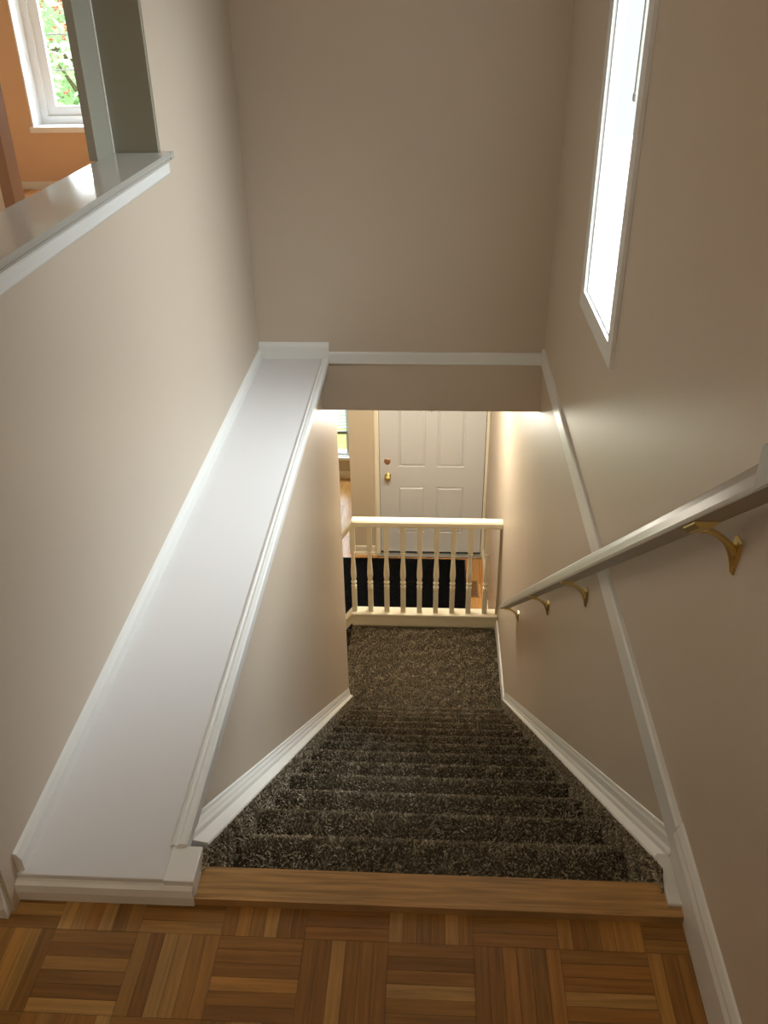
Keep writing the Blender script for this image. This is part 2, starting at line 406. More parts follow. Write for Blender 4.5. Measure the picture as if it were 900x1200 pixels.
# ------------------------------------------------------------------ pile carpet builder
def carpet(name, polyline, x0, x1, parent, spacing=.0045, h=.013, tones=None, mat='carpet', width=.0038, label=None, cat=None, kind=None, back=None):
    """polyline: list of (y, z) along the run; pile grows on its outer (left-hand) side. back: body closing profile points."""
    P = np.array(polyline, float)
    seg = np.diff(P, axis=0); L = np.hypot(seg[:, 0], seg[:, 1]); cum = np.r_[0, np.cumsum(L)]
    T = cum[-1]
    def at_s(s):
        i = np.clip(np.searchsorted(cum, s, 'right') - 1, 0, len(L) - 1)
        t = (s - cum[i]) / L[i]
        p = P[i] + seg[i] * t[:, None]
        d = seg[i] / L[i][:, None]
        return p, d
    V, F = [], []
    # body
    ns = max(8, int(T / .02)); ss = np.linspace(0, T * .99999, ns); ss = np.unique(np.r_[ss, np.clip(cum, 0, T * .99999)])
    bp, bd = at_s(ss)
    body = [(x, p[0], p[1]) for p in bp for x in (x0, x1)]
    nb = len(bp)
    faces = [(2 * i, 2 * i + 1, 2 * i + 3, 2 * i + 2) for i in range(nb - 1)]
    if back:
        extra = [(x, y, z) for y, z in back for x in (x0, x1)]
        o0 = len(body); body += extra
        chain = [(2 * (nb - 1), 2 * (nb - 1) + 1)] + [(o0 + 2 * i, o0 + 2 * i + 1) for i in range(len(back))] + [(0, 1)]
        for (a, b), (c, d) in zip(chain, chain[1:]): faces.append((a, b, d, c))
        ringl = [2 * i for i in range(nb)] + [o0 + 2 * i for i in range(len(back))]
        faces.append(tuple(ringl)); faces.append(tuple(reversed([k + 1 for k in ringl])))
    body = np.array(body, float)
    # tufts
    nx = max(2, int((x1 - x0) / spacing)); nt_ = max(2, int(T / spacing))
    gx, gs = np.meshgrid(np.linspace(x0 + .001, x1 - .001, nx), np.linspace(0, T * .9999, nt_))
    gx = gx.ravel() + RNG.uniform(-.5, .5, gx.size) * spacing; gs = np.clip(gs.ravel() + RNG.uniform(-.5, .5, gs.size) * spacing, 0, T * .9999)
    gx = np.clip(gx, x0, x1)
    p, d = at_s(gs); n = len(gx)
    base = np.c_[gx, p]
    tan = np.c_[np.zeros(n), d]; nor = np.c_[np.zeros(n), -d[:, 1], d[:, 0]]
    ex = np.tile(np.array([1., 0, 0]), (n, 1))
    # clumped lean direction
    fx = np.sin(gx * 61 + gs * 23 + 1.3 * np.sin(gs * 47)) ; fy = np.sin(gx * 37 - gs * 53 + 1.7 * np.sin(gx * 29))
    la = RNG.normal(0, .55, n) + .45 * fx; lb = RNG.normal(0, .55, n) + .45 * fy
    hh = h * RNG.uniform(.65, 1.15, n)
    tip = base + nor * hh[:, None] + ex * (la * hh)[:, None] + tan * (lb * hh)[:, None]
    tip[:, 0] = np.clip(tip[:, 0], x0 - .004, x1 + .004)
    ang = RNG.uniform(0, np.pi, n)
    w = (ex * np.cos(ang)[:, None] + tan * np.sin(ang)[:, None]) * width
    mid = base * .45 + tip * .55 + nor * (hh * .12)[:, None]
    bl = np.stack([base - w * .45, base + w * .45, mid + w * .55, mid - w * .55, tip + w * .22, tip - w * .22], axis=1).reshape(-1, 3)
    nb0 = len(body)
    idx = nb0 + 6 * np.arange(n)[:, None]
    q1 = idx + np.array([0, 1, 2, 3]); q2 = idx + np.array([3, 2, 4, 5])
    verts = np.r_[body, bl]
    me = bpy.data.meshes.new(name)
    nf = len(faces)
    loops = np.concatenate([np.array([i for f in faces for i in f], dtype=np.int32), np.stack([q1, q2], 1).reshape(-1).astype(np.int32)])
    sizes = np.concatenate([np.array([len(f) for f in faces], dtype=np.int32), np.full(2 * n, 4, dtype=np.int32)])
    starts = np.concatenate([[0], np.cumsum(sizes)[:-1]]).astype(np.int32)
    me.vertices.add(len(verts)); me.vertices.foreach_set('co', verts.astype(np.float32).ravel())
    me.loops.add(len(loops)); me.loops.foreach_set('vertex_index', loops)
    me.polygons.add(len(sizes)); me.polygons.foreach_set('loop_start', starts); me.polygons.foreach_set('loop_total', sizes)
    me.update(calc_edges=True); me.validate()
    dark, light = np.array(tones[0]), np.array(tones[1])
    k = RNG.beta(1.3, 1.6, n)
    tc = dark + (light - dark) * k[:, None]
    tipc = tc * 1.05; rootc = tc * .6; midc = tc * .9
    bc = np.stack([rootc, rootc, midc, midc, tipc, tipc], 1).reshape(-1, 4)
    colr = np.r_[np.tile(dark * .7, (nb0, 1)), bc]; colr[:, 3] = 1
    ca = me.color_attributes.new('tone', 'FLOAT_COLOR', 'POINT'); ca.data.foreach_set('color', colr.astype(np.float32).ravel())
    me.materials.append(M[mat])
    o = bpy.data.objects.new(name, me); COL.objects.link(o)
    if parent is not None: o.parent = parent
    return tag(o, label, cat, None, kind)

CT = (srgb(104, 92, 75), srgb(210, 195, 166))

# ------------------------------------------------------------------ the staircase
stair = thing('staircase', 'straight staircase in brown shag carpet going down to the landing', 'staircase')
SX0, SX1 = -.470, .470
def arc(cy, cz, r, a0, a1, n):
    return [(cy + r * math.cos(math.radians(a0 + (a1 - a0) * i / n)), cz + r * math.sin(math.radians(a0 + (a1 - a0) * i / n))) for i in range(n + 1)]
PH = .006   # body sits this far below the pile tips
yprev, zprev = 1.100, .005
for k in range(1, NST + 1):
    yn, zt = Y1 + (k - 1) * RUN, -RISE * k
    zt -= PH
    yr = (1.100 if k == 1 else yprev - .030)
    r = .026
    # riser top just under the nosing above, down, inner corner, tread, rounded nose, back under
    pl = [(yr, zprev - (.002 if k == 1 else .052)), (yr, zt - .012)]
    pl += [(yr + .004, zt - .025), (yr + .014, zt - .030), (yr + .09, zt - .030), (yr + .16, zt - .020), (yr + .20, zt - .004)]
    nose = arc(yn - PH - r, zt - r, r, 90, -60, 8)
    pl += nose + [(yn - .030, zt - .05)]
    # polyline runs forward so pile grows up / outward: order must give normal (-dz, dy)
    back = [(yn - .034, zt - .20), (yr - .01, zt - .20 + (0 if k > 1 else 0))]
    carpet('step', pl, SX0, SX1, stair, spacing=.0036 if k < 4 else (.0044 if k < 9 else .0055), width=.0036 if k < 5 else .0048, h=.0062, tones=CT, back=back)
    yprev, zprev = yn, zt
# landing with its last riser
zt = ZL - PH
pl = [(yprev - .030, zprev - .052), (yprev - .030, zt + .012), (yprev - .024, zt + .002), (yprev - .010, zt), (4.236, zt)]
carpet('step', pl, SX0, SX1, stair, spacing=.006, width=.0056, h=.0062, tones=CT, back=[(4.236, zt - .16), (yprev - .034, zt - .16)])
carpet('floor_landing', [(4.236, zt), (YC - .004, zt)], -.548, .474, None, kind='structure', label='brown shag carpet of the landing before the balustrade', spacing=.006, width=.0056, h=.0062, tones=CT, back=[(YC - .004, zt - .16), (4.236, zt - .16)])
# carpeted sides between the treads and the white skirting
def carpet_side(side):
    p0 = Vector((.4475 if side > 0 else -.4295, 1.104, .030 - .7945 * (1.104 - 1.140) - .004))
    p1 = Vector((.4735 if side > 0 else -.4725, 4.215, .030 - .7945 * (4.215 - 1.140) - .004))
    Y = (p1 - p0).normalized(); Z = Vector((-side, 0, 0)); Z = (Z - Y * Z.dot(Y)).normalized(); X = Y.cross(Z)
    L_ = (p1 - p0).length; Wd = .19
    x0, x1 = (-Wd, 0) if side > 0 else (0, Wd)
    o = carpet('side_carpet', [(0, 0), (L_, 0)], x0, x1, stair, spacing=.005, width=.0048, h=.0055, tones=CT)
    m = Matrix((X, Y, Z)).transposed().to_4x4(); m.translation = p0
    o.matrix_world = m
carpet_side(1); carpet_side(-1)
# two lower steps turning left to the foyer (run along -x): built along y then rotated
low = thing('lower_steps', 'two shadowed carpeted steps turning left off the landing', 'steps')
# rotation by +90deg: (x,y)->(-y,x): local y goes to -x, local x goes to y ; so use positive y range in local x
def side_step(x_edge, x_inner, z):
    zz = z - PH
    L_ = x_inner - x_edge
    pl = [(0, zz + RISE - .06), (0, zz + .012), (.004, zz + .003), (.014, zz)] + arc(L_ - PH - .022, zz - .022, .022, 90, -60, 8) + [(L_ - .03, zz - .05)]
    o = carpet('step', pl, 4.238, YC - .016, low, spacing=.007, width=.0048, h=.0062, tones=CT, back=[(L_ - .034, ZF + .003), (-.01, ZF + .003)])
    o.rotation_euler = (0, 0, math.radians(90)); o.location = (x_inner, 0, 0)
    return o
side_step(-.76, -.5495, ZL - RISE)
side_step(-.95, -.76 - .02, ZL - 2 * RISE)

# oak nosing board at the top of the stairs
os_ = []
strips_object('oak_nosing', [(-.486, .4785, 1.027, 1.098, .020, 'x', srgb(180, 138, 84))], M['oak'], None, .019, stair)

# stringer skirts, inner face tapering slightly outwards as they go down
def skirt(side):
    sl = -.7945
    bm = bmesh.new()
    L0, L1 = 1.150, 4.212
    rings = []
    for i, y in enumerate((L0, L1)):
        z = .030 + sl * (y - 1.140)
        rf = .66 if side < 0 and i == 0 else 1
        xin = (.449, .475)[i] if side > 0 else (-.431, -.474)[i]
        xw = XR if side > 0 else (-.488, XLI)[i]
        d = xw - xin
        pr = [(xin, -.30), (xin, -.004), (xin + d * .04, .001), (xin + d * .55, .008), (xin + d * .60, .018), (xin + d * .72, .026), (xin + d * .76, .044 * rf), (xin + d * .84, .052 * rf), (xin + d * .88, .062 * rf), (xw - .0008 * side, .064 * rf), (xw - .0008 * side, -.30)]
        rings.append([bm.verts.new((x, y, max(z + dz, ZL - .01) if i == 1 and dz < 0 else z + dz)) for x, dz in pr])
    n = len(rings[0])
    for q in range(n):
        bm.faces.new((rings[0][q], rings[0][(q + 1) % n], rings[1][(q + 1) % n], rings[1][q]))
    bm.faces.new(rings[0]); bm.faces.new(list(reversed(rings[1])))
    return bm
obj('skirt_board', skirt(1), M['trim'], stair)
obj('skirt_board', skirt(-1), M['trim'], stair)
obj('skirt_block', boxes((.449, .4745, 1.047, 1.158, .0205, .030), bev=.002), M['trim'], stair)

# ------------------------------------------------------------------ handrail
SLP = -.818
hr = thing('handrail', 'pale painted handrail sloping down the right wall on brass brackets', 'handrail', (XR, 1.0, .9))
rp = [(.400, -.001), (.3995, .002), (.3995, .009), (.401, .014), (.406, .032), (.412, .048), (.420, .056), (.430, .058), (.440, .055), (.447, .044), (.449, .018), (.449, .002), (.446, -.001)]
def rc(y): return .757 + SLP * (y - 1.2)
part('rail', sweep(bmesh.new(), rp, [((0, y, rc(y)), (1, 0, 0), (0, 0, 1)) for y in (.72, 4.02)]), M['rail'], hr)
bm = bmesh.new()
ep = [(.975, rc(.975) + .002), (.975, rc(.975) + .062), (.970, rc(.975) + .070), (.955, rc(.975) + .074), (.72, rc(.975) + .074), (.72, rc(.72) + .004)]
r0 = [bm.verts.new((.3985, y, z)) for y, z in ep]; r1 = [bm.verts.new((.4495, y, z)) for y, z in ep]
for i in range(len(ep)):
    bm.faces.new((r0[i], r0[(i + 1) % len(ep)], r1[(i + 1) % len(ep)], r1[i]))
bm.faces.new(r0); bm.faces.new(list(reversed(r1)))
part('end_block', bm, M['rail'], hr)

def bracket_parts(y, parent):
    zu = rc(y)
    bm = bmesh.new()
    # curved arm from the saddle to the wall plate
    pts = [(.423, y, zu - .010), (.436, y, zu - .013), (.450, y, zu - .020), (.463, y, zu - .030), (.472, y, zu - .040), (.479, y, zu - .052), (.484, y, zu - .064)]
    tube(bm, pts, [(.009, .006), (.0065, .005), (.006, .005), (.0065, .0055), (.009, .007), (.012, .008), (.012, .006)], 12)
    arm = part('bracket', bm, M['brass'], parent, smooth=True)
    # saddle plate that cups the rail underside
    bm = bmesh.new()
    for s in (0,):
        c = [(.404, -.002), (.440, -.002), (.440, -.006), (.431, -.014), (.413, -.014), (.404, -.006)]
        sweep(bm, c, [((0, y - .024, zu - SLP * -.024 * -1 + 0), (1, 0, 0), (0, 0, 1)), ((0, y + .024, rc(y + .024)), (1, 0, 0), (0, 0, 1))])
    bmesh.ops.translate(bm, verts=bm.verts[:], vec=-parent.location)
    obj('saddle', bm, M['brass'], arm)
    bm = bmesh.new()
    # wall plate: tapered shield with a raised rib
    zc = zu - .055
    out = [(-.014, .026), (.014, .026), (.012, -.004), (.005, -.040), (-.005, -.040), (-.012, -.004)]
    b0 = [bm.verts.new((XR - .0005, y + a, zc + b)) for a, b in out]; b1 = [bm.verts.new((XR - .005, y + a * .85, zc + b * .93)) for a, b in out]
    for i in range(6): bm.faces.new((b0[i], b0[(i + 1) % 6], b1[(i + 1) % 6], b1[i]))
    bm.faces.new(b0); bm.faces.new(list(reversed(b1)))
    tube(bm, [(.486, y, zc + .012), (.481, y, zc - .010), (.4835, y, zc - .036)], [(.009, .006), (.006, .005), (.003, .003)], 10)
    bmesh.ops.translate(bm, verts=bm.verts[:], vec=-parent.location)
    obj('wall_plate', bm, M['brass'], arm)
    bm = bmesh.new(); lathe(bm, [(.0035, 0), (.0035, .002), (.002, .003)], (.424, y, zu - .0175), seg=10)
    bmesh.ops.translate(bm, verts=bm.verts[:], vec=-parent.location)
    obj('screw', bm, M['antique'], arm)
    return arm
for yb in (1.195, 2.23, 2.915, 3.845):
    bracket_parts(yb, hr)

# ------------------------------------------------------------------ balustrade
bal = thing('balustrade', 'cream painted balustrade with turned balusters at the landing edge', 'railing', (0, YC + .04, ZL))
CZ = -2.373
cp = [(0, ZL + .004), (0, CZ - .028), (-.006, CZ - .024), (-.010, CZ - .012), (-.008, CZ - .002), (0, CZ), (.080, CZ), (.085, CZ - .01), (.085, ZF + .002), (.055, ZF + .002), (.055, ZL + .004)]
XBEND = -.548
part('curb', sweep(bmesh.new(), cp, [((x, YC, 0), (0, 1, 0), (0, 0, 1)) for x in (XBEND, XR - .001)]), M['cream'], bal)
# sloping stringer continuing down to the left
ss = -1.37 * -1
bm = bmesh.new()
dp = [(a, b) for a, b in [(0, -.090), (0, -.028), (-.006, -.024), (-.010, -.012), (-.008, -.002), (0, 0), (.080, 0), (.085, -.01), (.085, -.090)]]
sweep(bm, dp, [((XBEND, YC, CZ), (0, 1, 0), (0, 0, 1)), ((-.93, YC, CZ - 1.37 * (-XBEND * -1 + .93) ), (0, 1, 0), (0, 0, 1))])
part('sloping_curb', bm, M['cream'], bal)
for xa, xb, zt_ in ((-.66, -.5505, -2.555), (-.80, -.661, -2.70)):
    o = carpet('carpeted_face', [(YC + .030, ZF + .004), (YC + .030, zt_)], xa, xb, bal, spacing=.007, width=.0056, h=.0062, tones=CT, label='brown carpeted face below the sloping curb')
    o.location = -bal.location
RZ = -1.603
rpf = [(0, -.050), (-.004, -.040), (-.004, -.012), (.004, -.002), (.016, .001), (.046, .001), (.058, -.002), (.064, -.012), (.064, -.040), (.060, -.050)]
XRB = -.524
part('top_rail', sweep(bmesh.new(), rpf, [((x, YC + .006, RZ), (0, 1, 0), (0, 0, 1)) for x in (XRB, XR - .002)]), M['cream'], bal)
part('sloping_rail', sweep(bmesh.new(), rpf, [((XRB, YC + .006, RZ), (0, 1, 0), (0, 0, 1)), ((-.93, YC + .006, RZ - 1.45 * (.93 + XRB)), (0, 1, 0), (0, 0, 1))]), M['cream'], bal)
part('wall_strip', boxes((XR - .016, XR - .001, YC + .018, YC + .062, CZ, RZ - .05)), M['hallwall'], bal)

def baluster_bm(x, y, z0, z1):
    bm = bmesh.new()
    h = z1 - z0; s = .0175
    box(bm, x - s, x + s, y - s, y + s, z0, z0 + h * .285, bev=.003)
    pr = [(.016, .285), (.019, .290), (.0205, .300), (.019, .310), (.012, .316), (.011, .322), (.0125, .330), (.019, .338), (.0205, .348), (.019, .358), (.013, .364), (.0125, .370),
          (.0165, .385), (.0195, .42), (.0200, .45), (.0185, .50), (.0155, .57), (.0130, .63), (.0120, .66), (.0120, .672), (.0165, .680), (.0175, .690), (.0165, .699), (.012, .703), (.012, .708), (.015, .715)]
    lathe(bm, [(r, h * t) for r, t in pr], (x, y, z0), seg=16)
    box(bm, x - s, x + s, y - s, y + s, z0 + h * .712, z1, bev=.003)
    return bm
BX = [-.529 + .1153 * i for i in range(9)]
for x in BX:
    b_ = baluster_bm(x + .001, YC + .036, CZ - .001, RZ - .0495)
    bmesh.ops.translate(b_, verts=b_.verts[:], vec=-bal.location)
    o = obj('baluster', b_, M['cream'], bal)
    for p in o.data.polygons: p.use_smooth = False

# ------------------------------------------------------------------ front door
d = thing('door_1', 'white six-panel front door with brass hardware', 'door', (DX0, YD, ZF), **S)
bm = bmesh.new()
LX0, LX1, LZ0, LZ1 = -.443, .459, ZF + .022, ZF + 2.03
YF = YD + .018     # door face
# panels as inset shapes: build face plate with holes as grid then panels sunk
pxs = [(-.285, -.050), (.052, .288)]
pzs = [(.235, .705), (.905, 1.56), (1.67, 1.89)]
xs = sorted({LX0, LX1, *[v for p in pxs for v in p]})
zs = sorted({LZ0, LZ1, *[ZF + v for p in pzs for v in p]})
vg = {(x, z): bm.verts.new((x, YF, z)) for x in xs for z in zs}
panels = []
for i in range(len(xs) - 1):
    for j in range(len(zs) - 1):
        f = bm.faces.new([vg[xs[i], zs[j]], vg[xs[i + 1], zs[j]], vg[xs[i + 1], zs[j + 1]], vg[xs[i], zs[j + 1]]])
        if any(abs(xs[i] - a) < 1e-6 for a, _ in pxs) and any(abs(zs[j] - ZF - a) < 1e-6 for a, _ in pzs): panels.append(f)
for f in panels:   # sticking groove, flat, raised field
    for th, dep in ((.007, -.009), (.010, .0), (.020, .009)):
        bmesh.ops.inset_region(bm, faces=[f], thickness=th, depth=0)
        for v in f.verts: v.co.y -= dep
ret = bmesh.ops.extrude_edge_only(bm, edges=[e for e in bm.edges if e.is_boundary])
for g in ret['geom']:
    if isinstance(g, bmesh.types.BMVert): g.co.y = YF + .042
part('leaf', bm, M['door'], d)
bm = bmesh.new(); lathe(bm, [(.030, 0), (.030, -.006), (.024, -.010), (.012, -.012), (.011, -.030), (.018, -.036), (.027, -.046), (.029, -.056), (.025, -.066), (.012, -.071)], (-.372, YF, ZF + .815), 'Y', 28)
knob = part('door_knob', bm, M['brass'], d, smooth=True)
bm = bmesh.new(); lathe(bm, [(.029, 0), (.029, -.008), (.024, -.013), (.010, -.014)], (-.375, YF, ZF + .958), 'Y', 28)
box(bm, -.378, -.372, YF - .026, YF - .012, ZF + .945, ZF + .971)
part('deadbolt', bm, M['antique'], d, smooth=False)
bm = bmesh.new(); lathe(bm, [(.009, 0), (.009, -.004), (.006, -.006)], (.0, YF, ZF + 1.437), 'Y', 16)
part('peephole', bm, M['antique'], d)
part('weather_strip', boxes((LX1 + .0005, DX1 - .0005, YF + .004, YF + .03, ZF + .02, ZF + 2.03), (DX0 + .001, LX0 - .0005, YF + .010, YF + .03, ZF + .02, ZF + 2.03)), M['dark'], d)
part('threshold', boxes((DX0 - .03, DX1, YD - .045, YD + .10, ZF + .001, ZF + .018), bev=.003), M['steel'], d)
part('bottom_sweep', boxes((LX0, LX1, YF - .004, YF + .030, ZF + .0185, ZF + .030)), M['dark'], d)
cas = [(0, 0), (.012, 0), (.016, .006), (.016, .030), (.012, .040), (.006, .046), (0, .046)]
bm = sweep(bmesh.new(), cas, [((DX0 + .004, YD, z), (0, -1, 0), (-1, 0, 0)) for z in (ZF, ZF + 2.10)])
part('casing', bm, M['cream'], d)
bm = boxes((DX1 - .002, XR - .001, YD - .014, YD - .001, ZF, ZF + 2.10), bev=.002)
part('casing', bm, M['cream'], d)

# ------------------------------------------------------------------ doormat & floor register
def flat_mat(name, x0, x1, y0, y1, z, label, cat):
    root = thing(name, label, cat, ((x0 + x1) / 2, (y0 + y1) / 2, z))
    o = carpet('pile', [(y0 + .012, z + .006), (y1 - .012, z + .006)], x0 + .012, x1 - .012, root, spacing=.007, width=.004, h=.006, tones=(srgb(14, 14, 17), srgb(40, 40, 44)), mat='mat', back=[(y1 - .012, z + .002), (y0 + .012, z + .002)])
    o.location = -root.location
    bm = boxes((x0, x1, y0, y1, z + .0005, z + .005), bev=.002)
    part('rubber_backing', bm, M['dark'], root)
    return root
flat_mat('doormat', -.96, .324, 5.62, 6.672, ZF, 'wide black doormat on the hardwood before the front door', 'doormat')

reg = thing('floor_register', 'small tan floor register in the hardwood right of the doormat', 'vent', (.39, 6.22, ZF))
bm = bmesh.new()
x0, x1, y0, y1 = .350, .428, 6.10, 6.345
for b_ in ((x0, x1, y0, y0 + .012), (x0, x1, y1 - .012, y1), (x0, x0 + .012, y0, y1), (x1 - .012, x1, y0, y1)):
    box(bm, b_[0], b_[1], b_[2], b_[3], ZF + .0005, ZF + .006)
M['tan'] = paint('tan_enamel', srgb(178, 132, 84), .4, .01)
part('frame', bm, M['tan'], reg)
bm = bmesh.new()
for i in range(10):
    y = y0 + .022 + i * .0215
    box(bm, x0 + .012, x1 - .012, y, y + .008, ZF + .001, ZF + .005)
part('grille', bm, M['tan'], reg)
part('duct_shade', boxes((x0 + .012, x1 - .012, y0 + .012, y1 - .012, ZF + .0003, ZF + .0009)), M['dark'], reg)  # flat dark sheet stands in for the shade inside the duct

# ------------------------------------------------------------------ stairwell slit window (window_1)
w1 = thing('window_1', 'tall narrow white-trimmed window high in the right wall', 'window', (XR, 2.61, .6), **S)
WY0, WY1, WZ_0, WZ_1 = 2.335, 2.797, .640, 1.95
bm = bmesh.new()
t = .011; cw = .058
box(bm, XR - t, XR - .0005, WY0 - cw, WY0, WZ_0 - cw, WZ_1 + cw)
box(bm, XR - t, XR - .0005, WY1, WY1 + cw, WZ_0 - cw, WZ_1 + cw)
box(bm, XR - t, XR - .0005, WY0, WY1, WZ_0 - cw, WZ_0)
box(bm, XR - t, XR - .0005, WY0, WY1, WZ_1, WZ_1 + cw)
part('casing', bm, M['trim'], w1)
bm = bmesh.new()
for b_ in ((WY0 - .049, WY0 + .006, WZ_0 - .049, WZ_1 + .049), (WY1 - .006, WY1 + .049, WZ_0 - .049, WZ_1 + .049), (WY0 + .006, WY1 - .006, WZ_0 - .049, WZ_0 + .006), (WY0 + .006, WY1 - .006, WZ_1 - .006, WZ_1 + .049)):
    box(bm, XR + .0005, XR + .009, *b_)
part('frame', bm, M['vinyl'], w1)
bm = bmesh.new(); bm.faces.new([bm.verts.new((XR + .005, y, z)) for y, z in ((WY0 + .003, WZ_0 + .003), (WY1 - .003, WZ_0 + .003), (WY1 - .003, WZ_1 - .003), (WY0 + .003, WZ_1 - .003))])
part('pane', bm, M['glass'], w1)
wd = thing('blind_wand', 'thin grey wand hanging in the tall stairwell window', 'blind wand', (XR - .0045, 2.398, 1.25))
bm = bmesh.new(); tube(bm, [(XR - .0045, 2.398, 1.25), (XR - .0045, 2.398, 1.935)], [.0035, .0035], 10)
part('rod', bm, M['grey'], wd)
bm = bmesh.new(); lathe(bm, [(.003, 0), (.0055, .004), (.0055, .018), (.0035, .022)], (XR - .0045, 2.398, 1.232), 'Z', 12)
part('tip', bm, M['grey'], wd)

# ------------------------------------------------------------------ pass-through opening trims
sl = thing('trim_5', 'glossy grey-white sill of the pass-through in the left wall', 'sill', (XLO, 1.9, OZ0), **S)
bm = bmesh.new()
spf = [(XLO - .140, 1.073), (XLO - .140, 1.088), (XLO - .134, 1.093), (XLO + .028, 1.093), (XLO + .034, 1.088), (XLO + .034, 1.082), (XLO + .030, 1.078), (XLO + .030, 1.0735)]
sweep(bm, spf, [((0, y, 0), (1, 0, 0), (0, 0, 1)) for y in (OY0 + .001, 2.584)])
box(bm, XLO + .0005, XLO + .033, 2.584, 2.612, 1.074, 1.0928)
part('sill_board', bm, M['sill'], sl)
bm = bmesh.new()
apr = [(0, 0), (.016, 0), (.018, .004), (.018, .030), (.022, .036), (.028, .040), (0, .040)]
sweep(bm, apr, [((XLO + .0005, y, 1.033), (1, 0, 0), (0, 0, 1)) for y in (OY0, 2.605)])
part('apron', bm, M['trim'], sl)
jb = thing('trim_6', 'grey-green jamb lining the far side of the pass-through', 'jamb', (XLO - .06, 2.6, OZ0), **S)
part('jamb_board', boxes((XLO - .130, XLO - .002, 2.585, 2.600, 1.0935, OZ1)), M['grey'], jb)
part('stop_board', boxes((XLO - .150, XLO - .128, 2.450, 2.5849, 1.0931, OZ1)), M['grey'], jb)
part('corner_bead', boxes((XLO - .129, XLO - .124, 2.576, 2.5849, 1.0931, OZ1)), M['trim'], jb)

# ------------------------------------------------------------------ orange room window (window_2)
w2 = thing('window_2', 'white window with glazing bars deep in the orange wall', 'window', (-2.6, YO, WZ0), **S)
ox0, ox1, oz0, oz1 = -3.36, -1.85, WZ0, 2.28
bm = bmesh.new()
for b_ in ((ox0 + .0005, ox0 + .012, YO - .004, YO + .27, oz0, oz1), (ox1 - .012, ox1 - .0005, YO - .004, YO + .27, oz0, oz1), (ox0 + .012, ox1 - .012, YO - .004, YO + .27, oz1 - .012, oz1)):
    box(bm, *b_)
part('reveal_lining', bm, M['vinyl'], w2)
part('sill', boxes((ox0 - .015, ox1 + .015, YO - .03, YO - .0005, oz0 - .035, oz0 + .008), (ox0 + .012, ox1 - .012, YO - .0005, YO + .27, oz0 + .0003, oz0 + .008)), M['vinyl'], w2)
bm = bmesh.new()
fx0, fx1, fz0, fz1 = ox0 + .012, ox1 - .012, oz0 + .008, oz1 - .012
yw = YO + .215
def frame(bm, x0, x1, z0, z1, w, y0, y1):
    for b_ in ((x0, x0 + w, z0, z1), (x1 - w, x1, z0, z1), (x0 + w, x1 - w, z0, z0 + w), (x0 + w, x1 - w, z1 - w, z1)):
        box(bm, b_[0], b_[1], y0, y1, b_[2], b_[3])
frame(bm, fx0, fx1, fz0, fz1, .06, yw - .03, yw + .05)
frame(bm, fx0 + .06, (fx0 + fx1) / 2, fz0 + .06, fz1 - .06, .075, yw - .005, yw + .04)
frame(bm, (fx0 + fx1) / 2, fx1 - .06, fz0 + .06, fz1 - .06, .075, yw - .005, yw + .04)
part('frame', bm, M['vinyl'], w2)
part('pane', boxes((fx0 + .13, (fx0 + fx1) / 2 - .07, yw + .012, yw + .016, fz0 + .13, fz1 - .13), ((fx0 + fx1) / 2 + .07, fx1 - .13, yw + .012, yw + .016, fz0 + .13, fz1 - .13)), M['glass'], w2)
bm = bmesh.new()
for z in (.905, 1.165, 1.425, 1.685, 1.945): box(bm, fx0 + .135, fx1 - .135, yw + .018, yw + .026, z - .006, z + .006)
for x in (fx0 + .37, fx1 - .37): box(bm, x - .006, x + .006, yw + .018, yw + .026, fz0 + .13, fz1 - .13)
part('glazing_bar', bm, M['vinyl'], w2)

# ------------------------------------------------------------------ lower room window (window_3) with blind
w3 = thing('window_3', 'low bright window in the far wall of the lower room', 'window', (-1.57, YFAR, ZF + .25), **S)
bm = bmesh.new(); frame(bm, -2.3 + .001, -.850 - .001, ZF + .255, ZF + 1.749, .030, YFAR + .02, YFAR + .09)
part('frame', bm, M['vinyl'], w3)
part('pane', boxes((-2.268, -.882, YFAR + .050, YFAR + .054, ZF + .286, ZF + 1.718)), M['glass'], w3)
part('sill', boxes((-2.33, -.82, YFAR - .03, YFAR - .0005, ZF + .225, ZF + .254), (-2.297, -.853, YFAR - .0005, YFAR + .019, ZF + .2545, ZF + .262)), M['vinyl'], w3)
bl = thing('window_blind', 'white slatted blind half lowered over the low bright window', 'blind', (-1.57, YFAR, ZF + 1.7))
bm = bmesh.new()
z = ZF + .60
while z < ZF + 1.66:
    a = [(.0, -.006), (.030, .007), (.030, .0085), (.0, -.0045)]
    sweep(bm, a, [((x, YFAR - .036, z), (0, 1, 0), (0, 0, 1)) for x in (-2.26, -.872)])
    z += .036
part('slats', bm, M['slat'], bl)
M['bluegrey'] = paint('bottom_rail_plastic', srgb(150, 158, 160), .5, .01)
part('bottom_rail', boxes((-2.27, -.862, YFAR - .038, YFAR - .010, ZF + .530, ZF + .562), bev=.003), M['bluegrey'], bl)
part('head_rail', boxes((-2.27, -.862, YFAR - .045, YFAR - .002, ZF + 1.66, ZF + 1.72), bev=.003), M['slat'], bl)
for x in (-2.0, -1.1):
    bm = bmesh.new(); tube(bm, [(x, YFAR - .022, ZF + .55), (x, YFAR - .022, ZF + 1.67)], [.0012, .0012], 6)
    part('ladder_cord', bm, M['slat'], bl)

# ------------------------------------------------------------------ outdoors
ZG = -3.25
obj('lawn', boxes((-40, XR + .2, 9.32, 70, ZG - .1, ZG)), M['lawn'], label='sunlit green lawn outside the low window', **S)
obj('pavement', boxes((-12, XR + .2, YFAR + .3, 9.32, ZG - .1, ZG)), M['concrete'], label='pale concrete walk along the house', **S)
obj('driveway', boxes((XR + .2, 30, -6, 34, ZG - .1, ZG)), M['concrete'], label='pale concrete drive beside the stairwell wall', **S)

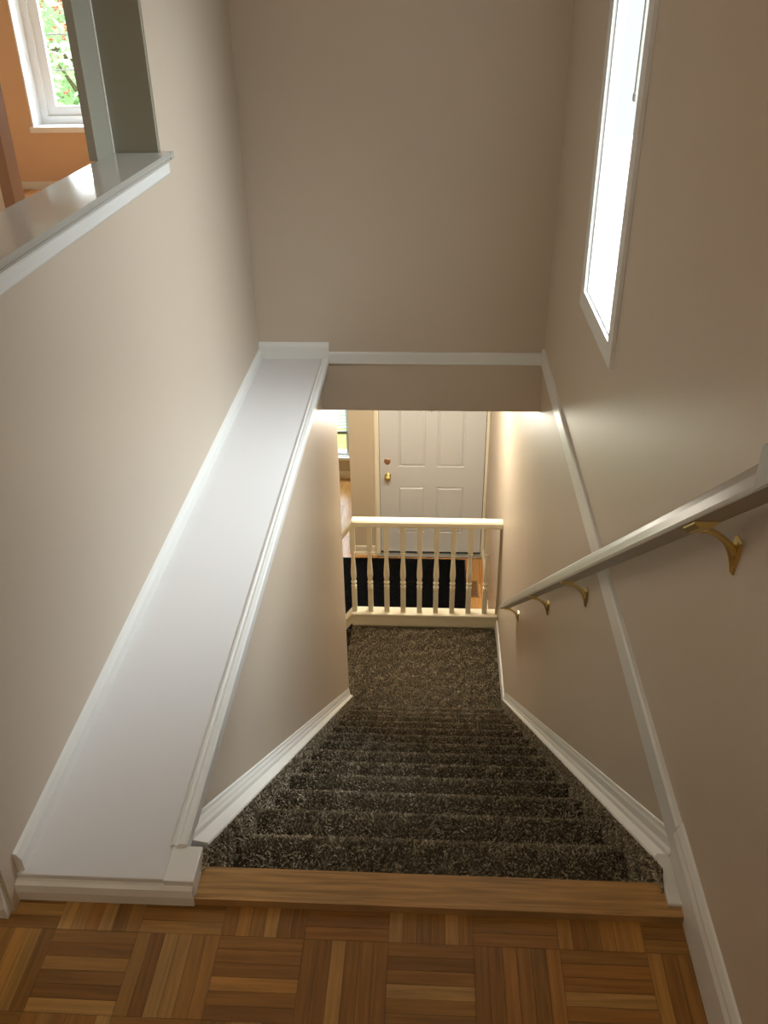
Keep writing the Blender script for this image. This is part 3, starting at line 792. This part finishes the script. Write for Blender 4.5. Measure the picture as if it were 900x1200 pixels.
def tree(x, y, h, r, label, seed, n=5200):
    rg = np.random.default_rng(seed)
    t = thing('tree', label, 'tree', (x, y, ZG))
    bm = bmesh.new(); tube(bm, [(0, 0, -.02), (.05, 0, h * .3), (0, .05, h * .55), (.0, 0, h * .85)], [.17, .13, .10, .03], 10)
    for k in range(7):
        a = k * 2.4; zz = h * (.35 + .06 * k)
        tube(bm, [(0, 0, zz), (math.cos(a) * r * .4, math.sin(a) * r * .4, zz + .5), (math.cos(a) * r * .75, math.sin(a) * r * .75, zz + .9)], [.06, .04, .015], 6)
    obj('trunk', bm, M['bark'], t)
    # leaves clumped around blobs
    blobs = rg.normal(0, 1, (26, 3)); blobs /= np.linalg.norm(blobs, axis=1)[:, None]; blobs *= (rg.uniform(.3, .85, 26) * 1)[:, None]
    V, F = [], []
    bi = rg.integers(0, 26, n); off = rg.normal(0, .22, (n, 3))
    c = (blobs[bi] + off) * np.array([r, r, h * .42]) + np.array([0, 0, h * .56])
    for p in c:
        u = rg.normal(0, 1, 3); u /= np.linalg.norm(u); w = np.cross(u, rg.normal(0, 1, 3)); w /= np.linalg.norm(w)
        L_, W_ = .17, .08
        i = len(V); V += [tuple(p - u * L_ * .5), tuple(p + w * W_ * .5), tuple(p + u * L_ * .5), tuple(p - w * W_ * .5)]; F.append((i, i + 1, i + 2, i + 3))
    me = bpy.data.meshes.new('leaves'); me.from_pydata(V, [], F); me.materials.append(M['leaf'])
    o = bpy.data.objects.new('leaves', me); COL.objects.link(o); o.parent = t
    return t
tree(-5.4, 15.0, 6.2, 2.0, 'leafy pale green tree outside the orange room window', 3)
hs = thing('house', 'red brick house beyond the tree outside the orange room window', 'house', (-8, 24, ZG))
bm = bmesh.new(); box(bm, -6, 4, 0, 6, 0, 5.2)
obj('brick_wall', bm, M['brick'], hs)
bm = bmesh.new()
v = [bm.verts.new(p) for p in ((-6.4, -.4, 5.2), (4.4, -.4, 5.2), (4.4, 6.4, 5.2), (-6.4, 6.4, 5.2), (-6.4, 3, 7.4), (4.4, 3, 7.4))]
for f in ((0, 1, 5, 4), (2, 3, 4, 5), (0, 4, 3), (1, 2, 5), (0, 3, 2, 1)): bm.faces.new([v[i] for i in f])
obj('roof', bm, M['bark'], hs)
for x in (-4.5, -1.5, 1.5):
    obj('house_window', boxes((x - .6, x + .6, -.05, -.001, 1.0, 2.4)), M['vinyl'], hs)

# ------------------------------------------------------------------ light
w = bpy.data.worlds.new('overcast_sky'); scene.world = w; w.use_nodes = True
nt = w.node_tree; N, L = nt.nodes, nt.links
bg = N['Background']
tc = N.new('ShaderNodeTexCoord'); sp = N.new('ShaderNodeSeparateXYZ'); L.new(tc.outputs['Generated'], sp.inputs['Vector'])
mr = N.new('ShaderNodeMapRange'); mr.inputs['From Min'].default_value = 0.0; mr.inputs['From Max'].default_value = .7
L.new(sp.outputs['Z'], mr.inputs['Value'])
cr = N.new('ShaderNodeValToRGB'); cr.color_ramp.elements[0].color = (1.12, 1.2, 1.24, 1); cr.color_ramp.elements[1].color = (5.0, 5.4, 5.8, 1)
L.new(mr.outputs['Result'], cr.inputs['Fac']); L.new(cr.outputs['Color'], bg.inputs['Color'])
bg.inputs['Strength'].default_value = 1.0

def area(name, loc, target, sx, sy, power, col):
    l = bpy.data.lights.new(name, 'AREA'); l.shape = 'RECTANGLE'; l.size = sx; l.size_y = sy; l.energy = power; l.color = col
    o = bpy.data.objects.new(name, l); COL.objects.link(o); o.location = loc
    o.rotation_euler = (Vector(target) - Vector(loc)).to_track_quat('-Z', 'Y').to_euler()
    return o
# lamps added outside the windows to boost sky light (slit's above line of sight)
area('sky_fill_stairwell', (XR + 1.25, 2.75, 2.75), (-.5, 2.5, .3), 2.4, 1.6, 430, (.86, .94, 1.0))
area('sky_fill_orange_room', (-2.5, YO + 1.6, 2.7), (-2.2, 4.5, .3), 2.5, 1.6, 520, (.95, .98, 1.0))
area('sky_fill_lower_room', (-1.6, YFAR + 1.5, -.9), (-1.2, 6.5, ZF), 2.0, 1.4, 70, (.97, .99, 1.0))

def point(name, loc, power, col, r):
    l = bpy.data.lights.new(name, 'POINT'); l.energy = power; l.color = col; l.shadow_soft_size = r
    o = bpy.data.objects.new(name, l); COL.objects.link(o); o.location = loc
    return o
point('foyer_lamp', (-.12, 5.30, -.72), 68, (1.0, .92, .77), .24)
point('hall_fill', (-.25, -.35, 2.25), 18, (1.0, .93, .78), .3)  # unseen fill behind the camera, added to lift floor, stairs and ledge
point('orange_room_fill', (-3.0, 4.2, 2.1), 20, (1.0, .90, .76), .2)  # unseen fill added to brighten the orange walls

# ------------------------------------------------------------------ camera
CAM = dict(f=1034.44, pit=30.9481, yaw=3.4914, roll=-.9122, H=1.4903)
a, b, c = (math.radians(CAM[k]) for k in ('pit', 'yaw', 'roll'))
Fv = Vector((-math.sin(b) * math.cos(a), math.cos(b) * math.cos(a), -math.sin(a)))
Rv = Vector((math.cos(b), math.sin(b), 0)); Uv = Rv.cross(Fv)
R2 = Rv * math.cos(c) + Uv * math.sin(c); U2 = -Rv * math.sin(c) + Uv * math.cos(c)
cd = bpy.data.cameras.new('camera'); cd.sensor_fit = 'VERTICAL'; cd.sensor_height = 36; cd.lens = CAM['f'] / 1200 * 36
cd.clip_start = .02; cd.clip_end = 200
co = bpy.data.objects.new('camera', cd); COL.objects.link(co)
mw = Matrix((R2, U2, -Fv)).transposed().to_4x4(); mw.translation = Vector((0, 0, CAM['H']))
co.matrix_world = mw
scene.camera = co

scene.view_settings.view_transform = 'Standard'
scene.view_settings.look = 'None'
scene.view_settings.exposure = 0.05
scene.cycles.max_bounces = 10
scene.cycles.diffuse_bounces = 6
scene.cycles.sample_clamp_indirect = 6
